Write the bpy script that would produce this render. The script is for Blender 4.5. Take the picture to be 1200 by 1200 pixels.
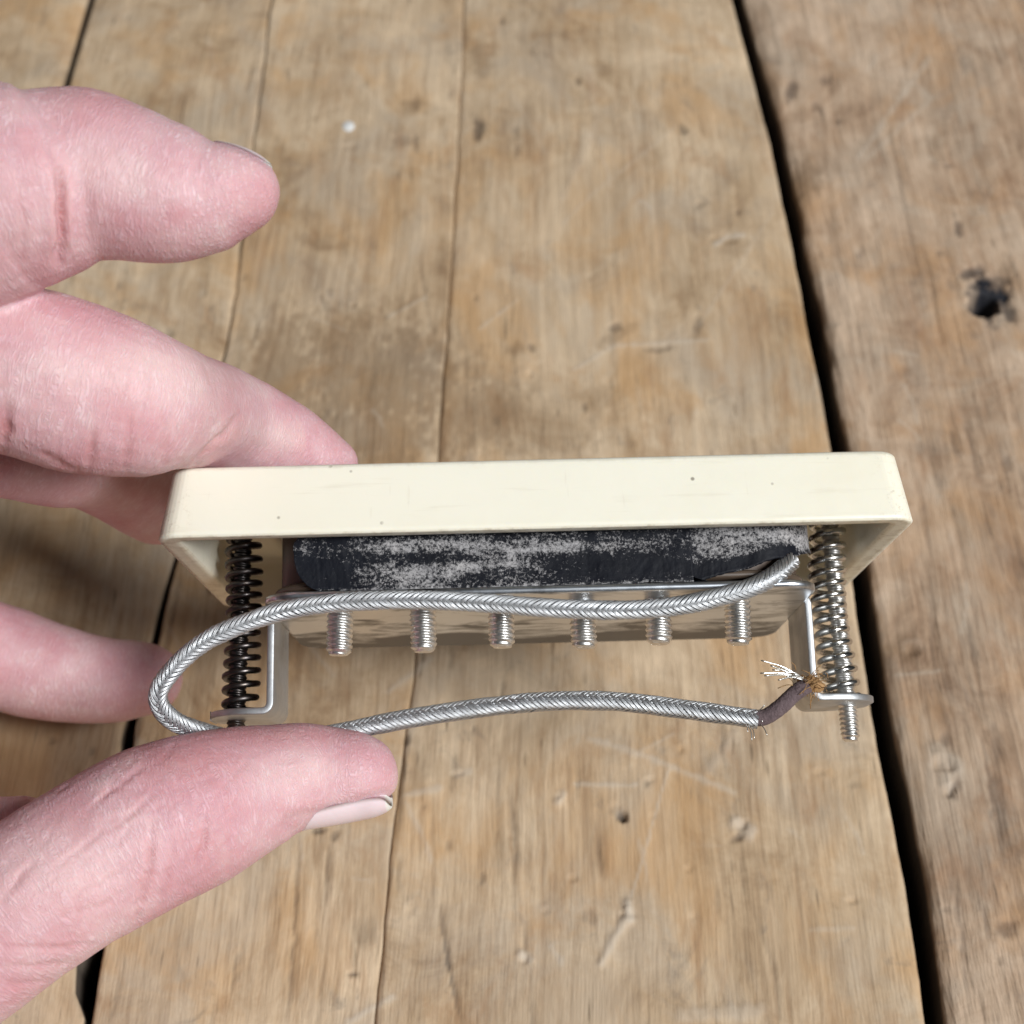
import bpy, bmesh, math, random
import numpy as np
from mathutils import Matrix, Vector

for o in list(bpy.data.objects):
    bpy.data.objects.remove(o, do_unlink=True)
scene = bpy.context.scene
COL = scene.collection
rng = np.random.default_rng(7)
random.seed(7)

# ------------------------------------------------------------------ camera
F = 1800.0                       # focal length in photo pixels (photo is 1200 wide)
PITCH = 52.0                     # degrees below the horizon
H = 0.2220                       # height of the lens above the table
cd = bpy.data.cameras.new('camera')
cam = bpy.data.objects.new('camera', cd)
COL.objects.link(cam)
cam.location = (0, 0, H)
cam.rotation_euler = (math.radians(90 - PITCH), 0, 0)
cd.sensor_width = 36.0
cd.lens = 36.0 * F / 1200.0
cd.clip_start = 0.01
cd.clip_end = 20.0
cd.dof.use_dof = True
cd.dof.focus_distance = 0.186
cd.dof.aperture_fstop = cd.lens / 1.6     # 1.6 mm wide pupil
cd.dof.aperture_blades = 0
scene.camera = cam
CAM = Matrix.Translation((0, 0, H)) @ Matrix.Rotation(math.radians(90 - PITCH), 4, 'X')
CAMN = np.array(CAM)

# ------------------------------------------------------------------ light
world = bpy.data.worlds.new('World')
scene.world = world
world.use_nodes = True
bg = world.node_tree.nodes['Background']
bg.inputs[0].default_value = (0.86, 0.93, 1.0, 1)
bg.inputs[1].default_value = 0.035


def area(name, loc, target, size, size_y, power, color):
    l = bpy.data.lights.new(name, 'AREA')
    l.shape = 'RECTANGLE'
    l.size, l.size_y, l.energy, l.color = size, size_y, power, color
    o = bpy.data.objects.new(name, l)
    COL.objects.link(o)
    o.location = loc
    o.rotation_euler = (Vector(target) - Vector(loc)).to_track_quat('-Z', 'Y').to_euler()
    return o


area('window_light', (1.56, -1.10, 2.16), (0, 0.14, 0.08), 0.85, 0.85, 113.0, (0.98, 0.99, 1.0))
scene.view_settings.view_transform = 'Standard'
scene.view_settings.look = 'None'
scene.view_settings.exposure = 0.0
scene.view_settings.gamma = 1.0
scene.cycles.use_denoising = True
scene.cycles.max_bounces = 8


# ------------------------------------------------------------------ helpers
def P(px, py, d):
    """photo pixel + depth along the lens axis (m) -> world point"""
    v = np.array([(px - 600) * d / F, -(py - 600) * d / F, -d, 1.0])
    return (CAMN @ v)[:3]


def table_pt(px, py):
    """photo pixel -> point on the table top (z = 0)"""
    a = np.array(P(px, py, 1.0)); c = np.array([0, 0, H])
    r = a - c
    t = -H / r[2]
    return (c + r * t)[:2]


def to_px(co):
    """world points (n,3) -> photo pixels and depth"""
    inv = np.linalg.inv(CAMN)
    q = co @ inv[:3, :3].T + inv[:3, 3]
    d = -q[:, 2]
    return 600 + q[:, 0] * F / d, 600 - q[:, 1] * F / d, d


def new_obj(name, verts, faces, mat, parent=None, smooth=True):
    me = bpy.data.meshes.new(name)
    me.from_pydata([tuple(map(float, v)) for v in verts], [], [tuple(map(int, f)) for f in faces])
    me.update()
    if smooth:
        me.polygons.foreach_set('use_smooth', [True] * len(me.polygons))
    if mat:
        me.materials.append(mat)
    o = bpy.data.objects.new(name, me)
    COL.objects.link(o)
    if parent is not None:
        o.parent = parent
    return o


def np_obj(name, verts, quads, mat, parent=None, smooth=True):
    """fast path: verts (n,3), quads (m,4)"""
    verts = np.asarray(verts, dtype=np.float32); quads = np.asarray(quads, dtype=np.int32)
    me = bpy.data.meshes.new(name)
    me.vertices.add(len(verts)); me.vertices.foreach_set('co', verts.ravel())
    k = quads.shape[1]
    me.loops.add(quads.size); me.loops.foreach_set('vertex_index', quads.ravel())
    me.polygons.add(len(quads))
    me.polygons.foreach_set('loop_start', np.arange(0, quads.size, k, dtype=np.int32))
    me.polygons.foreach_set('loop_total', np.full(len(quads), k, dtype=np.int32))
    me.update(calc_edges=True)
    me.validate()
    if smooth:
        me.polygons.foreach_set('use_smooth', np.ones(len(me.polygons), dtype=bool))
    me.materials.append(mat)
    o = bpy.data.objects.new(name, me)
    COL.objects.link(o)
    if parent is not None:
        o.parent = parent
    return o


def add_attr(o, name, vals):
    a = o.data.attributes.new(name, 'FLOAT', 'POINT')
    a.data.foreach_set('value', np.asarray(vals, dtype=np.float32))


def catmull(pts, n):
    """resample control points (k,m) with a Catmull-Rom spline, n samples"""
    p = np.asarray(pts, float)
    p = np.vstack([2 * p[0] - p[1], p, 2 * p[-1] - p[-2]])
    segs = len(p) - 3
    t = np.linspace(0, segs - 1e-9, n)
    i = t.astype(int); u = (t - i)[:, None]
    a, b, c, d = p[i], p[i + 1], p[i + 2], p[i + 3]
    return .5 * ((2 * b) + (-a + c) * u + (2 * a - 5 * b + 4 * c - d) * u ** 2 + (-a + 3 * b - 3 * c + d) * u ** 3)


def even(pts, step, k=3):
    """resample an (n,m) polyline at even arc length of the first k columns"""
    s = np.concatenate([[0], np.cumsum(np.linalg.norm(np.diff(pts[:, :k], axis=0), axis=1))])
    n = max(3, int(round(s[-1] / step)) + 1)
    q = np.linspace(0, s[-1], n)
    return np.stack([np.interp(q, s, pts[:, j]) for j in range(pts.shape[1])], 1), q


def frames(p):
    """parallel-transport frames along a polyline -> tangent, normal, binormal"""
    t = np.gradient(p, axis=0); t /= np.linalg.norm(t, axis=1)[:, None]
    n = np.zeros_like(p)
    a = np.array([0, 0, 1.0]) if abs(t[0][2]) < .9 else np.array([0, 1.0, 0])
    v = a - t[0] * np.dot(a, t[0]); n[0] = v / np.linalg.norm(v)
    for i in range(1, len(p)):
        v = n[i - 1] - t[i] * np.dot(n[i - 1], t[i]); n[i] = v / np.linalg.norm(v)
    return t, n, np.cross(t, n)


def tube(p, r, sides=8, caps=True):
    p = np.asarray(p, float); r = np.broadcast_to(np.asarray(r, float), (len(p),))
    t, n, b = frames(p)
    a = np.linspace(0, 2 * np.pi, sides, endpoint=False)
    v = p[:, None] + r[:, None, None] * (np.cos(a)[None, :, None] * n[:, None] + np.sin(a)[None, :, None] * b[:, None])
    v = v.reshape(-1, 3)
    i = np.arange(len(p) - 1)[:, None] * sides; j = np.arange(sides)[None]; j2 = (j + 1) % sides
    q = np.stack([i + j, i + j2, i + sides + j2, i + sides + j], -1).reshape(-1, 4)
    f = [tuple(x) for x in q]
    if caps:
        f.append(tuple(range(sides))[::-1]); m = (len(p) - 1) * sides
        f.append(tuple(m + k for k in range(sides)))
    return v, f


def tubes(list_vf):
    V, Fc, off = [], [], 0
    for v, f in list_vf:
        V.append(np.asarray(v)); Fc += [tuple(k + off for k in x) for x in f]; off += len(v)
    return np.vstack(V), Fc


def rrect(hx, hy, r, n=6, cx=0.0, cy=0.0):
    """rounded rectangle, counter-clockwise"""
    out = []
    for k, (sx, sy) in enumerate(((1, 1), (-1, 1), (-1, -1), (1, -1))):
        for i in range(n + 1):
            a = math.pi / 2 * (k + i / n)
            out.append((cx + sx * (hx - r) + r * math.cos(a), cy + sy * (hy - r) + r * math.sin(a)))
    return np.array(out)


def loft(loops, cap0=True, cap1=True, closed=False):
    n = len(loops[0]); v = np.vstack(loops); f = []
    m = len(loops)
    for i in range(m if closed else m - 1):
        a, b = i * n, ((i + 1) % m) * n
        for j in range(n):
            k = (j + 1) % n
            f.append((a + j, a + k, b + k, b + j))
    if not closed:
        if cap0: f.append(tuple(range(n))[::-1])
        if cap1: f.append(tuple((m - 1) * n + j for j in range(n)))
    return v, f


def zl(xy, z):
    return np.column_stack([xy, np.full(len(xy), z)])


def _hash(ix, iy, s):
    h = (ix * 374761393 + iy * 668265263 + s * 1442695041) & 0xffffffff
    h = ((h ^ (h >> 13)) * 1274126177) & 0xffffffff
    return ((h ^ (h >> 16)) & 0xffff) / 65535.0


def noise2(x, y, s=0):
    x = np.asarray(x, float); y = np.asarray(y, float)
    ix = np.floor(x).astype(np.int64); iy = np.floor(y).astype(np.int64)
    u = x - ix; v = y - iy
    u = u * u * u * (u * (6 * u - 15) + 10); v = v * v * v * (v * (6 * v - 15) + 10)
    a, b = _hash(ix, iy, s), _hash(ix + 1, iy, s); c, d = _hash(ix, iy + 1, s), _hash(ix + 1, iy + 1, s)
    return (a + (b - a) * u) * (1 - v) + (c + (d - c) * u) * v


def fbm(x, y, s=0, oct=4):
    t = 0; amp = .5
    for k in range(oct):
        t = t + amp * noise2(x * 2 ** k, y * 2 ** k, s + k * 17); amp *= .5
    return t


def stroke(px, py, poly):
    """distance to a polyline and how far along it (0..1)"""
    p = np.array(poly, float); Ls = np.linalg.norm(np.diff(p, axis=0), axis=1); tot = Ls.sum() + 1e-9
    best = np.full(np.shape(px), 1e9); along = np.zeros(np.shape(px)); acc = 0
    for (x0, y0), (x1, y1), ln in zip(p[:-1], p[1:], Ls):
        dx, dy = x1 - x0, y1 - y0
        t = np.clip(((px - x0) * dx + (py - y0) * dy) / (ln * ln + 1e-9), 0, 1)
        q = np.hypot(px - x0 - t * dx, py - y0 - t * dy)
        m = q < best
        along = np.where(m, (acc + t * ln) / tot, along); best = np.where(m, q, best); acc += ln
    return best, along


def seg_dist(px, py, poly):
    """distance of points to a polyline in pixel space"""
    best = np.full(np.shape(px), 1e9)
    for (x0, y0), (x1, y1) in zip(poly[:-1], poly[1:]):
        dx, dy = x1 - x0, y1 - y0; L = dx * dx + dy * dy + 1e-9
        t = np.clip(((px - x0) * dx + (py - y0) * dy) / L, 0, 1)
        best = np.minimum(best, np.hypot(px - x0 - t * dx, py - y0 - t * dy))
    return best


# ------------------------------------------------------------------ materials
class NT:
    def __init__(self, name):
        self.m = bpy.data.materials.new(name); self.m.use_nodes = True
        self.t = self.m.node_tree; self.b = self.t.nodes['Principled BSDF']

    def n(self, kind, ins=None, **attrs):
        x = self.t.nodes.new('ShaderNode' + kind)
        for k, v in attrs.items(): setattr(x, k, v)
        for k, v in (ins or {}).items(): self.put(x.inputs[k], v)
        return x

    def put(self, sock, v):
        if isinstance(v, bpy.types.NodeSocket): self.t.links.new(v, sock)
        elif isinstance(v, bpy.types.Node): self.t.links.new(v.outputs[0], sock)
        else: sock.default_value = v

    def set(self, **kw):
        for k, v in kw.items(): self.put(self.b.inputs[k.replace('_', ' ')], v)

    def coords(self, scale=(1, 1, 1), kind='Object', rot=(0, 0, 0)):
        c = self.n('TexCoord')
        return self.n('Mapping', {'Vector': c.outputs[kind], 'Scale': scale, 'Rotation': rot}).outputs[0]

    def noise(self, vec, scale=1.0, detail=4.0, rough=.55, dist=0.0):
        return self.n('TexNoise', {'Vector': vec, 'Scale': scale, 'Detail': detail, 'Roughness': rough, 'Distortion': dist}).outputs['Fac']

    def ramp(self, fac, stops):
        r = self.n('ValToRGB', {'Fac': fac}); e = r.color_ramp.elements
        while len(e) > len(stops): e.remove(e[-1])
        while len(e) < len(stops): e.new(.5)
        for x, (p, c) in zip(e, stops):
            x.position = p
            x.color = (c, c, c, 1) if isinstance(c, (int, float)) else (*c, 1)
        return r.outputs[0]

    def mix(self, fac, a, b, blend='MIX'):
        x = self.n('Mix', data_type='RGBA', blend_type=blend)
        self.put(x.inputs[0], fac)
        for s, v in ((x.inputs[6], a), (x.inputs[7], b)):
            self.put(s, (*v, 1) if isinstance(v, tuple) and len(v) == 3 else v)
        return x.outputs[2]

    def math(self, op, a, b=0.0, clamp=False):
        x = self.n('Math', operation=op, use_clamp=clamp)
        self.put(x.inputs[0], a); self.put(x.inputs[1], b)
        return x.outputs[0]

    def attr(self, name):
        return self.n('Attribute', attribute_name=name).outputs['Fac']

    def bump(self, h, strength=.5, dist=.0005, normal=None):
        x = self.n('Bump', {'Height': h, 'Strength': strength, 'Distance': dist})
        if normal is not None: self.put(x.inputs['Normal'], normal)
        return x.outputs[0]


def wood(name, pale, mid, dark, seed, rough_bump=1.0):
    w = NT(name)
    base = w.n('TexCoord').outputs['Object']
    off = w.n('Mapping', {'Vector': base, 'Location': (seed * 1.37, seed * .71, 0)}).outputs[0]
    warp = w.n('TexNoise', {'Vector': off, 'Scale': 11.0, 'Detail': 2.0}).outputs['Color']
    wv = w.n('VectorMath', operation='MULTIPLY_ADD')
    w.put(wv.inputs[0], warp); wv.inputs[1].default_value = (.006, .06, 0); w.put(wv.inputs[2], off)
    wv = wv.outputs[0]
    mp = lambda s: w.n('Mapping', {'Vector': wv, 'Scale': s}).outputs[0]
    tint = lambda col, k: tuple(min(1, x * k) for x in col)
    big = w.noise(mp((20, 11, 1)), 1, 5, .6)
    mott = w.noise(mp((80, 58, 1)), 1, 6, .72, .7)
    grain = w.noise(mp((300, 30, 1)), 1, 5, .65, .25)
    fib = w.noise(mp((820, 48, 1)), 1, 4, .65, .15)
    fine = w.noise(mp((2400, 170, 1)), 1, 3, .7)
    patch = w.noise(mp((34, 26, 4)), 1, 4, .6)
    c = w.ramp(w.math('ADD', w.math('MULTIPLY', big, .5), w.math('MULTIPLY', mott, .5)),
               [(.36, dark), (.45, mid), (.55, pale), (.66, tint(pale, 1.2))])
    grey = w.noise(mp((46, 34, 7)), 1, 6, .66, .6)
    c = w.mix(w.ramp(grey, [(.48, 0.0), (.64, .50)]), c, (.44, .37, .29))
    och = w.noise(mp((58, 40, 13)), 1, 5, .62, .4)
    c = w.mix(w.ramp(och, [(.50, 0.0), (.66, .60)]), c, tuple(a * b for a, b in zip(mid, (1.12, .92, .66))))
    rst = w.noise(mp((120, 46, 2)), 1, 5, .65, .5)
    c = w.mix(w.ramp(rst, [(.55, 0.0), (.70, .50)]), c, tuple(a * b for a, b in zip(mid, (.78, .60, .46))))
    pm = w.ramp(patch, [(.44, .14), (.64, .72)])
    c = w.mix(w.math('MULTIPLY', w.ramp(grain, [(.36, .62), (.50, 0.0)]), pm), c, tuple(a * b for a, b in zip(mid, (.60, .50, .42))))
    c = w.mix(w.math('MULTIPLY', w.ramp(grain, [(.55, 0.0), (.68, .5)]), pm), c, tint(pale, 1.18))
    c = w.mix(w.math('MULTIPLY', w.ramp(fib, [(.36, .70), (.50, 0.0)]), pm), c, tuple(a * b for a, b in zip(mid, (.58, .50, .44))))
    c = w.mix(w.math('MULTIPLY', w.ramp(fib, [(.56, 0.0), (.72, .50)]), pm), c, tint(pale, 1.25))
    c = w.mix(w.math('MULTIPLY', pm, w.ramp(fine, [(.30, .35), (.5, 0.0)])), c, tint(mid, .55))
    pore = w.noise(mp((1100, 90, 3)), 1, 2, .5)
    c = w.mix(w.ramp(pore, [(.24, .75), (.33, 0.0)]), c, tint(mid, .32))
    stain = w.noise(mp((110, 75, 1)), 1, 6, .7, .6)
    c = w.mix(w.ramp(stain, [(.60, 0.0), (.74, .50)]), c, (.13, .118, .11))
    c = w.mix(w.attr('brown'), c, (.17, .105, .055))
    c = w.mix(w.attr('soot_shade'), c, (.016, .017, .022))
    c = w.mix(w.attr('scratch'), c, (.56, .49, .40))
    w.set(Base_Color=c, Roughness=w.ramp(fib, [(.3, .82), (.7, .62)]))
    w.b.inputs['Specular IOR Level'].default_value = .28
    h = w.math('ADD', w.math('MULTIPLY', fib, .55), w.math('ADD', w.math('MULTIPLY', fine, .2), w.math('MULTIPLY', grain, .6)))
    w.set(Normal=w.bump(h, (.62 * rough_bump), .0009))
    return w.m


def metal(name, col, rough, spots=0.0, bumpy=0.0):
    w = NT(name)
    v = w.coords((1, 1, 1))
    a = w.noise(v, 260, 4); b = w.noise(v, 1100, 4, .65)
    c = w.mix(w.ramp(a, [(.42, 0.0), (.66, .5)]), col, tuple(x * .72 for x in col))
    if spots:
        c = w.mix(w.ramp(b, [(.52, 0.0), (.68, spots)]), c, (.16, .12, .08))
    w.set(Base_Color=c, Metallic=1.0, Roughness=w.ramp(a, [(.3, max(.05, rough - .07)), (.7, rough + .10)]))
    if bumpy: w.set(Normal=w.bump(b, bumpy, .0002))
    return w.m


M = {}
M['wood_tan'] = [wood('wood_tan_%d' % k, (.60, .46, .31), (.48, .345, .215), (.28, .178, .098), k * 3.1) for k in range(4)]
M['wood_pink'] = wood('wood_pinkish', (.56, .42, .30), (.43, .30, .20), (.25, .158, .098), 17.7, 1.6)
M['gap'] = wood('gap_backing_dark', (.06, .045, .03), (.045, .033, .022), (.03, .02, .015), 40)  # dark colour of the added board, keeps the plank gaps dark
M['nickel'] = metal('nickel_silver', (.74, .735, .73), .20, .12)
w = NT('plate_nickel'); v = w.coords()
far = w.n('SeparateXYZ', {'Vector': v}).outputs[1]
edge_ = w.ramp(w.math('MULTIPLY', far, 20.0), [(.50, 0.0), (.80, .30)])
dark_refl = w.math('ADD', w.noise(w.coords((1, 1.8, 1)), 85, 5, .62, .5), edge_)  # dark reflections painted as patches, more of them towards the far edge
c = w.mix(w.ramp(dark_refl, [(.50, 0.0), (.66, .95)]), (.70, .745, .80), (.06, .06, .065))
w.set(Base_Color=c, Metallic=1.0, Roughness=w.ramp(dark_refl, [(.4, .28), (.7, .42)]))
M['plate'] = w.m
M['nickel_dull'] = metal('nickel_dull', (.52, .535, .55), .50, .15, .12)
M['steel'] = metal('screw_steel', (.84, .83, .80), .36, .25, .3)
M['spring_bright'] = metal('spring_bright', (.66, .65, .62), .22, .25)
M['spring_shaded'] = metal('spring_shaded', (.10, .09, .088), .38, .4)  # left spring: its shade is put into the metal colour
M['braid'] = metal('braid_tin', (.62, .635, .65), .48, .2)
M['braid_core'] = metal('braid_core', (.22, .225, .23), .6, .3)
M['strand'] = metal('tinned_wire', (.88, .88, .84), .3)

w = NT('cream_plastic')
v = w.coords()
c = w.mix(w.ramp(w.noise(v, 40, 3), [(.35, 0.0), (.7, .6)]), (.86, .83, .70), (.835, .80, .66))
vor = w.n('TexVoronoi', {'Vector': v, 'Scale': 330.0}); sp = w.noise(v, 120, 2)
spk = w.math('MULTIPLY', w.ramp(vor.outputs['Distance'], [(.05, 1.0), (.10, 0.0)]), w.ramp(sp, [(.55, 0.0), (.62, .75)]))
c = w.mix(spk, c, (.16, .13, .09))
scuff = w.noise(w.coords((60, 60, 700)), 1, 4, .6)
c = w.mix(w.math('MULTIPLY', w.attr('grime'), w.ramp(w.noise(v, 420, 4, .7), [(.48, 0.0), (.66, 1.0)])), c, (.30, .22, .12))
c = w.mix(w.ramp(scuff, [(.58, 0.0), (.72, .30)]), c, (.62, .56, .42))
cx_ = w.n('SeparateXYZ', {'Vector': v}).outputs[0]
corner = w.ramp(w.math('MULTIPLY', w.math('ABSOLUTE', cx_), 20.0), [(.80, 0.0), (.90, 1.0)])
c = w.mix(w.math('MULTIPLY', corner, w.ramp(w.noise(v, 1100, 4, .75), [(.56, 0.0), (.70, .6)])), c, (.34, .25, .14))
c = w.mix(w.ramp(w.noise(v, 22, 3), [(.45, 0.0), (.65, .35)]), c, (.78, .72, .55))
fs = w.noise(w.coords((900, 900, 40), rot=(0, .5, 0)), 1, 2, .5)
c = w.mix(w.ramp(fs, [(.70, 0.0), (.78, .30)]), c, (.66, .60, .47))
w.set(Base_Color=c, Roughness=w.ramp(w.noise(v, 500, 4), [(.3, .30), (.7, .46)]))
w.b.inputs['Subsurface Weight'].default_value = .12
w.b.inputs['Subsurface Radius'].default_value = (1, .8, .5)
w.b.inputs['Subsurface Scale'].default_value = .0012
w.set(Normal=w.bump(w.noise(v, 900, 4), .10, .0002))
M['cream'] = w.m

w = NT('worn_tape')
v = w.coords()
fine = w.noise(v, 3000, 5, .8)
va = w.coords((1, 1, 2.4))
patch = w.noise(va, 150, 6, .72, 1.4)
wear = w.math('MULTIPLY', .5, w.math('ADD', w.math('MULTIPLY', fine, 1.5), w.math('ADD', w.math('MULTIPLY', patch, .95), w.attr('wear'))))
fac = w.ramp(wear, [(.0, 0.0), (.61, 0.0), (.66, .45), (.76, 1.0)])
tcol = w.mix(w.noise(v, 300, 3), (.0022, .0028, .0055), (.005, .0065, .012))
w.set(Base_Color=w.mix(fac, tcol, w.mix(w.noise(v, 260, 3), (.31, .31, .325), (.50, .48, .47))), Roughness=w.math('ADD', w.math('MULTIPLY', fac, .3), .6))
w.b.inputs['Specular IOR Level'].default_value = .2
w.set(Normal=w.bump(w.math('ADD', fac, w.math('ADD', w.noise(v, 900, 4), w.math('MULTIPLY', w.noise(w.coords((160, 160, 60)), 1, 3, .6, 1.0), 3.0))), .45, .00025))
M['tape'] = w.m

w = NT('coil_dark'); v = w.coords()
w.set(Base_Color=w.mix(w.noise(v, 200, 4), (.03, .02, .014), (.09, .055, .035)), Roughness=.45); M['coil'] = w.m
w = NT('bobbin_plastic'); v = w.coords()
w.set(Base_Color=w.mix(w.noise(v, 200, 4), (.05, .035, .025), (.12, .085, .06)), Roughness=.4); M['bobbin'] = w.m
w = NT('cloth_insulation'); v = w.coords()
w.set(Base_Color=w.mix(w.noise(v, 1500, 4), (.06, .04, .045), (.20, .145, .15)), Roughness=.95, Normal=w.bump(w.noise(v, 3500, 3), .8, .0003)); M['cloth'] = w.m
w = NT('rosin_rust'); v = w.coords()
w.set(Base_Color=w.mix(w.noise(v, 1200, 4), (.20, .09, .03), (.55, .34, .15)), Roughness=.7, Normal=w.bump(w.noise(v, 1800, 4), .8, .0003)); M['rosin'] = w.m
w = NT('white_paint'); v = w.coords()
w.set(Base_Color=w.mix(w.noise(v, 900, 3), (.62, .62, .60), (.78, .78, .76)), Roughness=.5); M['speck'] = w.m

w = NT('skin')
v = w.coords()
suv = w.n('Attribute', attribute_name='skin_uv').outputs['Vector']
wq = w.n('TexNoise', {'Vector': v, 'Scale': 220.0, 'Detail': 2.0}).outputs['Color']
sw = w.n('VectorMath', operation='MULTIPLY_ADD')
w.put(sw.inputs[0], wq); sw.inputs[1].default_value = (1.6, 1.6, 0); w.put(sw.inputs[2], suv)
sm_ = lambda scale, rot: w.n('Mapping', {'Vector': sw.outputs[0], 'Scale': scale, 'Rotation': (0, 0, rot)}).outputs[0]
ridge = lambda n_: w.ramp(w.math('ABSOLUTE', w.math('SUBTRACT', n_, .5)), [(.0, 0.0), (.07, 1.0)])
l1 = ridge(w.noise(sm_((1.7, .22, 1), 0.0), 1, 2, .5))            # lines running round the finger
l2 = ridge(w.noise(sm_((1.9, .38, 1), .75), 1, 2, .5))           # two oblique families
l3 = ridge(w.noise(sm_((1.9, .38, 1), -.70), 1, 2, .5))
l4 = w.noise(sm_((3.4, .7, 1), .1), 1, 2, .6)
a = w.noise(v, 70, 4, .6); bl = w.noise(v, 330, 5, .65); pt = w.noise(v, 150, 4, .65)
c = w.mix(w.ramp(a, [(.36, 0.0), (.64, 1.0)]), (.735, .51, .535), (.645, .385, .43))
c = w.mix(w.ramp(pt, [(.48, 0.0), (.68, .60)]), c, (.60, .30, .335))
c = w.mix(w.ramp(pt, [(.32, .55), (.47, 0.0)]), c, (.77, .60, .60))
c = w.mix(w.ramp(bl, [(.54, 0.0), (.72, .35)]), c, (.60, .31, .34))
lines = w.math('MULTIPLY', l1, w.math('MULTIPLY', l2, l3))
c = w.mix(w.math('MULTIPLY', w.math('SUBTRACT', 1.0, lines), .32), c, (.52, .21, .21))
c = w.mix(w.attr('crease_shade'), c, (.50, .17, .16))
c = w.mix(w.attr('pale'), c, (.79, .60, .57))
w.set(Base_Color=c, Roughness=w.ramp(bl, [(.3, .46), (.7, .62)]))
w.b.inputs['Subsurface Weight'].default_value = .40
w.b.inputs['Subsurface Radius'].default_value = (1.0, .35, .22)
w.b.inputs['Subsurface Scale'].default_value = .0016
w.b.inputs['Specular IOR Level'].default_value = .42
h = w.math('ADD', w.math('MULTIPLY', lines, .75), w.math('ADD', w.math('MULTIPLY', l4, .55), w.math('MULTIPLY', w.noise(v, 2600, 2), .35)))
w.set(Normal=w.bump(h, .38, .00026))
M['skin'] = w.m

w = NT('fingernail'); v = w.coords()
c = w.mix(w.attr('tip'), (.78, .64, .67), (.82, .80, .75))
w.set(Base_Color=c, Roughness=.30, Normal=w.bump(w.noise(w.coords((300, 3000, 300)), 1, 2), .08, .0002))
w.b.inputs['Subsurface Weight'].default_value = .2
w.b.inputs['Subsurface Radius'].default_value = (1, .5, .4)
w.b.inputs['Subsurface Scale'].default_value = .001
M['nail'] = w.m

# ------------------------------------------------------------------ table of old planks
table = bpy.data.objects.new('tabletop', None)
COL.objects.link(table)
table['kind'] = 'structure'
table['label'] = 'worn tabletop of wide weathered tan wooden planks'

YS = np.concatenate([np.linspace(-.25, .062, 24, endpoint=False), np.arange(.062, .365, .00042), np.linspace(.367, .80, 24)])


def edge(pts):
    """pixel polyline -> world x as a function of world y, carried on straight beyond"""
    w_ = np.array([table_pt(*p) for p in pts]); w_ = w_[np.argsort(w_[:, 1])]
    s0 = (w_[-1, 0] - w_[0, 0]) / (w_[-1, 1] - w_[0, 1])
    x = np.interp(YS, w_[:, 1], w_[:, 0])
    x = np.where(YS < w_[0, 1], w_[0, 0] + s0 * (YS - w_[0, 1]), x)
    return np.where(YS > w_[-1, 1], w_[-1, 0] + s0 * (YS - w_[-1, 1]), x)


def wob(seed, amp):
    return (fbm(YS * 55, YS * 0 + seed * 9.1, seed, 5) - .47) * amp


E_left = edge([(98, 0), (70, 95), (-100, 700), (-272, 1200)])
E_left2 = E_left + .0021
E_j = edge([(318, 0), (268, 400), (160, 850), (106, 1200)]) + wob(3, .0016)
opening = np.interp(YS, [table_pt(120, q)[1] for q in (1400, 1190, 1160, 1125, 1090, 1060, 860, 600, 380, -400)], [.0014, .0014, .0034, .0040, .0022, .0016, .0022, .0007, .0002, .0002])
E_c = edge([(545, 0), (537, 180), (522, 400), (512, 560), (470, 900), (456, 1000), (440, 1200)]) + wob(5, .0012)
E_r = edge([(858, 0), (884, 95), (905, 180), (930, 300), (960, 440), (1000, 690), (1030, 880), (1060, 1030), (1085, 1200)]) + wob(8, .0011)
E_r2 = edge([(872, 0), (896, 90), (920, 170), (954, 330), (985, 480), (1022, 690), (1054, 880), (1080, 1020), (1108, 1200)]) + wob(9, .0014)

# marks on the planks, some painting in shadow: (x, y, rx, ry, tilt deg, strength)
SOOT_SHADE = [(561, 147, 7, 15, 5, .6), (604, 155, 5, 9, 0, .22), (800, 153, 5, 9, -15, .5), (486, 119, 5, 9, 0, .3), (925, 113, 7, 12, 10, .55),
        (965, 98, 6, 7, 0, .35), (1121, 271, 5, 9, 0, .6), (1110, 197, 6, 4, 0, .4), (1140, 322, 14, 8, -20, .75), (1158, 350, 22, 27, -25, 1.15), (1182, 368, 8, 16, -35, .7),
        (729, 956, 5, 10, -25, .8), (722, 950, 8, 6, 0, .3), (372, 972, 9, 4, 0, .55), (392, 978, 5, 7, 20, .4), (413, 1141, 7, 3, 0, .6),
        (425, 1090, 14, 20, 0, .25), (955, 130, 5, 5, 0, .3), (720, 383, 10, 5, -30, .45), (816, 383, 6, 12, 10, .4), (770, 408, 20, 4, -5, .3),
        (865, 982, 9, 5, -20, .55), (1170, 950, 8, 45, -10, .35), (1178, 1090, 12, 10, 0, .4), (1165, 880, 6, 30, -5, .3), (1180, 545, 5, 12, -20, .35),  # leading mark paints the shade below a raised chip
        (1105, 870, 6, 10, 20, .3), (820, 240, 8, 4, -30, .25), (690, 1075, 12, 8, 0, .2), (1000, 920, 10, 5, 0, .2), (470, 165, 14, 6, 0, .2)]
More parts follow.
